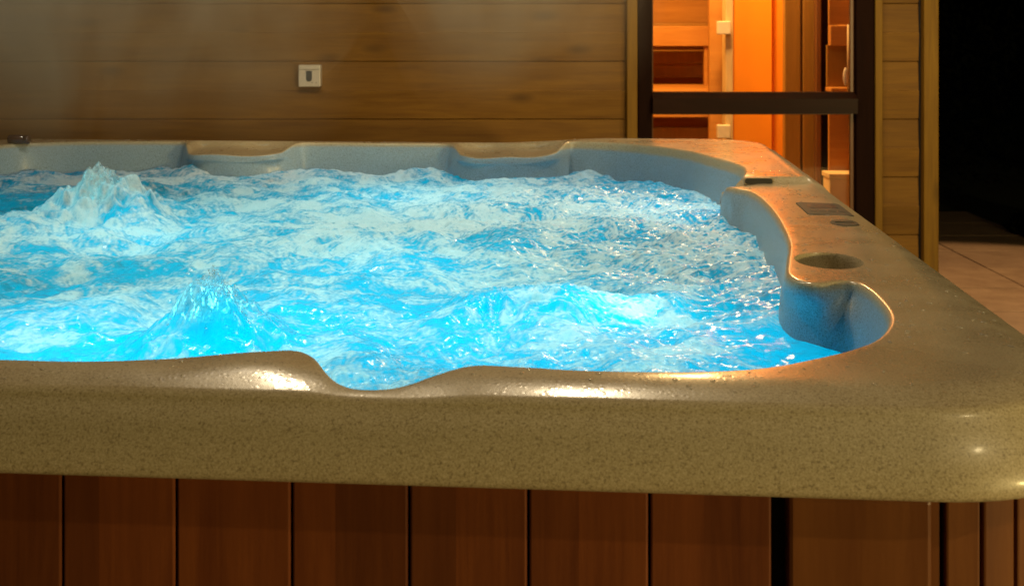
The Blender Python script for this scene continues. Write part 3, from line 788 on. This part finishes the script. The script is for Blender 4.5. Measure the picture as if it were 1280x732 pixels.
bm = bmesh.new(); bb(bm, xa, xb, YB - .3, YB - .28, .05, z2 - .2); obj('lower_panel', bm, M_DOORW, bench)
# partition with a pale jamb, an orange wall end, and a dark framed glass door
YP = 5.35
part = empty('sauna_partition', (ix(940, YP), YP, .05), 0, 'bright orange wall end with pale hinged jamb behind the glass', 'partition')
def pb(name, x0, x1, y0, y1, z0, z1, mat, bev=.003, parent=part, o_=(ix(940, YP), YP, .05)):
    bm = bmesh.new(); box(bm, x0 - o_[0], x1 - o_[0], y0 - o_[1], y1 - o_[1], z0 - o_[2], z1 - o_[2], bev); return obj(name, bm, mat, parent)
pb('orange_board', ix(915.5, YP), ix(965, YP), YP, YP + .06, .05, 2.6, M_ORANGE)
pb('orange_return', ix(965.5, YP + .05), ix(983, YP + .05), YP + .05, YP + .12, .05, 2.6, M_ORANGE)
jb = pb('jamb', ix(905.5, YP), ix(915, YP), YP - .03, YP + .06, .05, 2.6, M_PALE)
pb('rail', ix(886, YP + .1), ix(905, YP + .1), YP + .08, YP + .12, .05, 2.6, M_BENCH)
for y in (35, 164):
    z = iz(y, YP - .04); bm = bmesh.new(); o_ = (ix(940, YP), YP, .05)
    box(bm, ix(896, YP - .05) - o_[0], ix(912.5, YP - .05) - o_[0], -.07, -.032, z - .03 - .05, z + .03 - .05, .004)
    obj('hinge', bm, M_WHITEP, jb)
door = empty('interior_door', (ix(1008, 5.0), 5.0, .05), 0, 'dark brown framed door standing right of the orange wall end', 'door')
o2 = (ix(1008, 5.0), 5.0, .05)
pb('stile', ix(981, 5.0), ix(1001, 5.0), 5.0, 5.045, .05, 2.3, M_DOORW, .004, door, o2)
pb('stile', ix(1003.5, 5.0), ix(1019, 5.0), 4.99, 5.035, .05, 2.3, M_DOORW, .004, door, o2)
pb('stile', ix(1020.5, 4.95), ix(1026.5, 4.95), 4.95, 5.0, .05, 2.3, M_BEAD, .004, door, o2)
pb('stile', ix(1027.5, 5.0), ix(1035.5, 5.0), 5.0, 5.05, .05, 2.3, M_FRAME, .004, door, o2)
pb('bead', ix(1001.2, 5.01), ix(1003.3, 5.01), 5.01, 5.03, .05, 2.3, M_BEAD, .0, door, o2)
# long pull handle seen at the edge of the glass
hx, hy = ix(1059.5, 4.5), 4.5; hz1, hz0 = iz(31, hy), iz(114, hy)
hand = empty('pull_handle', (hx, hy, hz0), 0, 'thin pale pull handle with a rounded end at right edge of the glass', 'handle')
bm = bmesh.new(); bmesh.ops.create_cone(bm, cap_ends=True, segments=12, radius1=.006, radius2=.006, depth=hz1 - hz0, matrix=Matrix.Translation((.004, 0, (hz1 - hz0) / 2))); obj('bar', bm, M_PALE, hand, True)
bm = bmesh.new(); bmesh.ops.create_uvsphere(bm, u_segments=16, v_segments=12, radius=1, matrix=Matrix.Translation((-.008, 0, .055)) @ Matrix.Diagonal((.010, .010, .035, 1))); obj('grip', bm, M_WHITEP, hand, True)
ye = 4.72; be = empty('bench_end', (1.32, ye, .05), 0, 'bench end with boards standing in for its shaded void at the right edge of the glass, beside the dark door', 'bench')
oe_ = (1.32, ye, .05); e0, e1 = ix(1036.5, ye), 1.378
pb('upper_boards', e0, e1, ye, ye + .02, iz(31, ye), 2.2, M_SAUNA, .002, be, oe_)
pb('apron', e0, e1, ye - .02, ye + .02, iz(57.5, ye), iz(32, ye), M_BENCH, .003, be, oe_)
pb('void_shade_boards', e0, e1, ye + .03, ye + .05, iz(109, ye), iz(57, ye), M_DOORW, .002, be, oe_)  # darker wood stands in for the shaded void below the apron
pb('lower_seat', e0, e1, ye - .03, ye + .06, iz(115, ye), iz(109.5, ye), M_BENCH, .003, be, oe_)
pb('lower_boards', e0, e1, ye, ye + .02, .56, iz(116, ye), M_SAUNA, .002, be, oe_)
yp_ = 4.6; ztop = iz(217, yp_); op_ = (1.32, yp_, .05)  # invented block, fills a bright patch first read as floor
pl = empty('added_pale_block', op_, 0, 'made-up pale block filling a bright patch at the bottom right behind the glass', 'added_pale_block')
pb('block', ix(1037, yp_), 1.376, yp_, yp_ + .1, .05, ztop - .02, plain('pale_side', (.75, .62, .42), .5, 0, .1, 15), .006, pl, op_)
pb('added_cap', ix(1037, yp_) - .004, 1.377, yp_ - .006, yp_ + .104, ztop - .0199, ztop, plain('added_pale_cap', (.72, .58, .38), .5, 0, .1, 15), .003, pl, op_)

# key switch box on the wall
sx0, sx1, sz1, sz0 = wx(376), wx(403), wz(81), wz(108)
sw = empty('wall_switch', ((sx0 + sx1) / 2, YW - .016, (sz0 + sz1) / 2), 0, 'square ivory switch box with a dark slot on the cladding', 'switch')
hw = (sx1 - sx0) / 2
bm = bmesh.new(); box(bm, -hw, hw, -.032, .008, -hw, hw, .003); obj('cover', bm, M_WHITEP, sw)
bm = bmesh.new(); box(bm, -hw + .0025, hw - .0025, -.0345, -.0321, hw - .0165, hw - .0145, .0004); obj('lid_seam', bm, plain('seam_grey', (.30, .26, .2), .6), sw)
bm = bmesh.new(); pts = []
s0, s1 = -.0105, .0095
pts = [(s0, -.0345, .018), (s1, -.0345, .018), (s1, -.0345, -.010)] + [((s0 + s1) / 2 + .010 * math.cos(R(-20 * k)), -.0345, -.010 - .009 * math.sin(R(20 * k))) for k in range(1, 9)] + [(s0, -.0345, -.010)]
prism(bm, pts[::-1], Vector((0, .002, 0))); obj('key_slot', bm, plain('slate_plastic', (.045, .06, .075), .35), sw)
for dx in (.010, .024):
    bm = bmesh.new(); box(bm, dx - .0028, dx + .0028, -.0335, -.0318, -.0245, -.0225); obj('mark', bm, plain('mark_grey', (.16, .13, .1), .6), sw)

# ------------------------------------------------------------------ ground, paving, hedge
bm = bmesh.new(); s = 600
for x, y in ((-s, -s), (s, -s), (s, s), (-s, s)): bm.verts.new((x, y, -.03))
bm.faces.new(bm.verts[:])
m = Mat('dark_lawn'); v = m.coord(); f = m.noise(v, 30, 6, .7)
gnd = obj('ground', bm, m.surf(m.principled(m.ramp(f, [(.3, (.008, .012, .004)), (.7, (.03, .04, .014))]), .9, m.bump(f, .6, .02))), None)
tag(gnd, kind='structure')
m = Mat('sandstone_pavers'); v = m.coord()
wn_sep = m.n('ShaderNodeSeparateXYZ'); m.l(v, wn_sep.inputs[0])
wn = m.n('ShaderNodeTexWhiteNoise', noise_dimensions='2D')
cmb = m.n('ShaderNodeCombineXYZ')
m.l(m.math('FLOOR', m.math('DIVIDE', m.math('ADD', wn_sep.outputs['X'], .02), .6)), cmb.inputs[0]); m.l(m.math('FLOOR', m.math('DIVIDE', wn_sep.outputs['Y'], .45)), cmb.inputs[1]); m.l(cmb.outputs[0], wn.inputs['Vector'])
f = m.noise(v, 7, 6, .65); f2 = m.noise(v, 80, 4)
c = m.ramp(f, [(.3, (.25, .165, .095)), (.7, (.44, .31, .19))]); c = m.mix(m.math('MULTIPLY', wn.outputs['Value'], .6), c, (.22, .15, .10)); c = m.mix(m.math('MULTIPLY', f2, .3), c, (.18, .12, .08))
M_PAVE = m.surf(m.principled(c, .65, m.bump(m.math('ADD', f, m.math('MULTIPLY', f2, .4)), .3, .004)))
bm = bmesh.new()
pave_e = (-5.4, 2.94, -2.0, 7.52)
i0, i1 = math.floor(pave_e[0] / .6), math.ceil(pave_e[1] / .6)
for i in range(-9, 5):
    for j in range(-4, 17):
        x0, x1, y0, y1 = i * .6 - .02, i * .6 + .58, j * .45, j * .45 + .45
        g = .004
        z = random.uniform(-.0015, .0015)
        box(bm, x0 + g, x1 - g, y0 + g, y1 - g, -.04, z, .003)
pave = obj('paving', bm, M_PAVE, None); tag(pave, kind='structure')
pave.rotation_euler = (0, 0, 0)
bm = bmesh.new(); box(bm, -9 * .6 - .02, 4 * .6 + .58, -4 * .45, 17 * .45, -.045, -.006); gr_ = obj('paving_bed', bm, plain('dark_joint_sand', (.07, .05, .035), .9), None); tag(gr_, kind='structure')

# dark clipped hedge beyond the paving
def leaf_cloud(name, gen, n, mat, size, parent):
    P = np.array([gen() for _ in range(n)]); nr = RNG.normal(size=(n, 3)); nr /= np.linalg.norm(nr, axis=1)[:, None]
    t = np.cross(nr, RNG.normal(size=(n, 3))); t /= np.linalg.norm(t, axis=1)[:, None]; b = np.cross(nr, t)
    s = size * RNG.uniform(.6, 1.3, n)[:, None]
    co = np.stack([P - t * s, P + b * s * .45, P + t * s, P - b * s * .45], 1).reshape(-1, 3)
    return np_mesh(name, co, np.arange(4 * n).reshape(-1, 4), mat, parent, False)
m = Mat('dark_leaf'); lf = m.noise(m.coord(), 3, 3); M_LEAF = m.surf(m.principled(m.mix(lf, (.003, .004, .003), (.008, .009, .007)), .9, spec=.03))
M_BARK = plain('dark_bark', (.03, .02, .014), .9)
def trees_at(i, x, y, h, w):
    t = empty('conifer_tree', (x, y, -.03), 0, ['dark conifer just right of the house corner', 'dark conifer second from the house corner', 'dark conifer third from the house corner', 'dark conifer fourth from the house corner'][i], 'tree', 'dark conifers behind the paving')
    bm = bmesh.new(); bmesh.ops.create_cone(bm, cap_ends=True, segments=10, radius1=.09, radius2=.02, depth=h * .9, matrix=Matrix.Translation((0, 0, h * .45))); obj('trunk', bm, M_BARK, t, True)
    def gen():
        z = random.random() ** .8; r = w * (1 - z) ** .6 * (.35 + .65 * random.random()) * (1 + .2 * math.sin(z * 40)); a = random.random() * 6.283
        return (r * math.cos(a), r * math.sin(a), .05 + z * h)
    leaf_cloud('crown', gen, 12000, M_LEAF, .038, t)
for i, (x, y, h, w) in enumerate(((2.9, 9.2, 5.2, 1.0), (4.4, 9.3, 5.6, 1.1), (6.0, 9.1, 5.0, 1.05), (7.6, 9.4, 5.4, 1.1))): trees_at(i, x, y, h, w)
sh = empty('shrub', (3.2, 6.75, -.03), 0, 'low dark shrub at the edge of the paving', 'shrub')
bm = bmesh.new(); bmesh.ops.create_cone(bm, cap_ends=True, segments=6, radius1=.02, radius2=.006, depth=.25, matrix=Matrix.Translation((0, 0, .12))); obj('stem', bm, M_BARK, sh)
def gsh():
    a = random.random() * 6.283; r = .28 * random.random() ** .5; return (r * math.cos(a), r * math.sin(a) * 1.6, .03 + .22 * random.random() * (1 - (r / .3) ** 2))
leaf_cloud('foliage', gsh, 1500, M_LEAF, .03, sh)

# ------------------------------------------------------------------ steam
def steam_mat():
    m = Mat('steam_vapour'); v = m.coord()
    mp = m.n('ShaderNodeMapping'); mp.inputs['Scale'].default_value = (1.6, 1.6, .8); m.l(v, mp.inputs['Vector'])
    f = m.noise(mp.outputs[0], 2.4, 3, .55, .6)
    tc = m.n('ShaderNodeTexCoord')
    sp = m.n('ShaderNodeSeparateXYZ'); m.l(tc.outputs['Generated'], sp.inputs[0])
    d = m.ramp(f, [(.38, 0.0), (.72, 1.0)])
    def hump(s_):
        return m.math('MULTIPLY', m.math('MULTIPLY', s_, m.math('SUBTRACT', 1.0, s_)), 4.0)
    e = m.math('MULTIPLY', m.math('MULTIPLY', m.math('POWER', hump(sp.outputs[0]), 1.6), hump(sp.outputs[1])), m.math('POWER', hump(sp.outputs[2]), 1.5))
    den = m.math('MULTIPLY', m.math('MULTIPLY', d, e), 4.6)
    sc = m.n('ShaderNodeVolumeScatter'); sc.inputs['Color'].default_value = (1.0, .84, .62, 1); sc.inputs['Anisotropy'].default_value = .1
    m.l(den, sc.inputs['Density']); m.l(sc.outputs[0], m.out.inputs['Volume']); return m.m
M_STEAM = steam_mat()
for (x, y, z, sx, sy, sz, lab) in ((-.95, 2.5, 1.40, .72, .45, .52, 'faint plume of steam drifting up the cladding at the left'),
                                   (.02, 2.75, 1.45, .36, .3, .45, 'thin wisp of steam between the switch and the window')):
    bm = bmesh.new(); bmesh.ops.create_icosphere(bm, subdivisions=4, radius=1)
    for vv in bm.verts:
        k = 1 + .10 * math.sin(vv.co.x * 5 + 1) * math.cos(vv.co.z * 4) + .07 * math.sin(vv.co.y * 7 + vv.co.z * 6)
        vv.co = Vector((vv.co.x * sx * k, vv.co.y * sy * k, vv.co.z * sz * k))
    st = obj('steam', bm, M_STEAM, None, True); st.location = (x, y, z)
    tag(st, lab, 'steam')

# ------------------------------------------------------------------ light
def lamp(name, loc, power, color, radius=.03, typ='POINT', target=None, size=60, blend=.5):
    d = bpy.data.lights.new(name, typ); d.energy = power; d.color = color; d.shadow_soft_size = radius
    o = bpy.data.objects.new(name, d); COL.objects.link(o); o.location = loc
    if typ == 'SPOT':
        d.spot_size = R(size); d.spot_blend = blend
        o.rotation_euler = (Vector(target) - Vector(loc)).to_track_quat('-Z', 'Y').to_euler()
    return o
WARM = (1.0, .79, .50)
lamp('eave_lamp', (-.60, 2.3, 2.5), 41, WARM, .04)
lamp('eave_lamp', (.12, 2.25, 2.5), 41, WARM, .04)
lamp('eave_lamp', (1.45, 3.0, 2.4), 45, WARM, .05, 'SPOT', (1.0, 3.3, .5), 100, .6)
lamp('garden_lamp', (1.9, -.45, 3.05), 80, (1.0, .78, .40), .035)
lamp('garden_lamp', (3.05, -1.1, 1.1), 265, (1.0, .74, .28), .09)
lamp('path_lamp', (2.3, 5.2, 2.3), 170, (1.0, .60, .28), .03, 'SPOT', (2.3, 5.3, 0), 58, .2)
lamp('sauna_lamp', (.55, 5.2, 2.4), 190, (1.0, .52, .10), .08, 'SPOT', (.75, 6.5, .9), 135, .4)
lamp('sauna_lamp', (.85, 4.75, 2.35), 95, (1.0, .52, .12), .08, 'SPOT', (1.0, 5.5, .9), 105, .5)
lamp('sauna_lamp', (.72, 4.70, 2.2), 55, (1.0, .62, .26), .06)
CY = (.16, .84, 1.0)
for (x, y, dz, p, c, r) in ((40, 420, -.22, 6.5, CY, .05), (330, 420, -.22, 5.2, CY, .05), (160, 290, -.28, 9.0, CY, .05), (480, 330, -.26, 6.5, CY, .05),
                            (650, 410, -.22, 5.2, CY, .05), (500, 245, -.3, 9.0, CY, .05), (950, 430, -.25, 3.4, CY, .05), (850, 260, -.3, 6.0, CY, .05),
                            (775, 388, -.042, .30, (.5, 1.0, .92), .02)):
    u, v = pu(x, y, WZ); lamp('tub_led', tub_world(u, v, WL + dz), p * (.47 if c == CY else 1.0), c, r)

w = bpy.data.worlds.new('World'); scene.world = w; w.use_nodes = True
nt = w.node_tree; bg = nt.nodes['Background']; sky = nt.nodes.new('ShaderNodeTexSky'); sky.sky_type = 'NISHITA'; sky.sun_disc = False
sky.sun_elevation = R(-8); sky.sun_rotation = R(200); nt.links.new(sky.outputs[0], bg.inputs[0]); bg.inputs[1].default_value = .05
d = bpy.data.lights.new('moon', 'SUN'); d.energy = .004; d.angle = R(.5); d.color = (.8, .85, 1); o = bpy.data.objects.new('moon', d); COL.objects.link(o); o.rotation_euler = (R(45), 0, R(200))

scene.view_settings.view_transform = 'Standard'; scene.view_settings.look = 'None'; scene.view_settings.exposure = 0; scene.view_settings.gamma = 1
scene.cycles.use_denoising = True
scene.cycles.max_bounces = 8; scene.cycles.transparent_max_bounces = 12; scene.cycles.volume_bounces = 0
scene.cycles.sample_clamp_indirect = 4.0; scene.cycles.volume_step_rate = 2.0
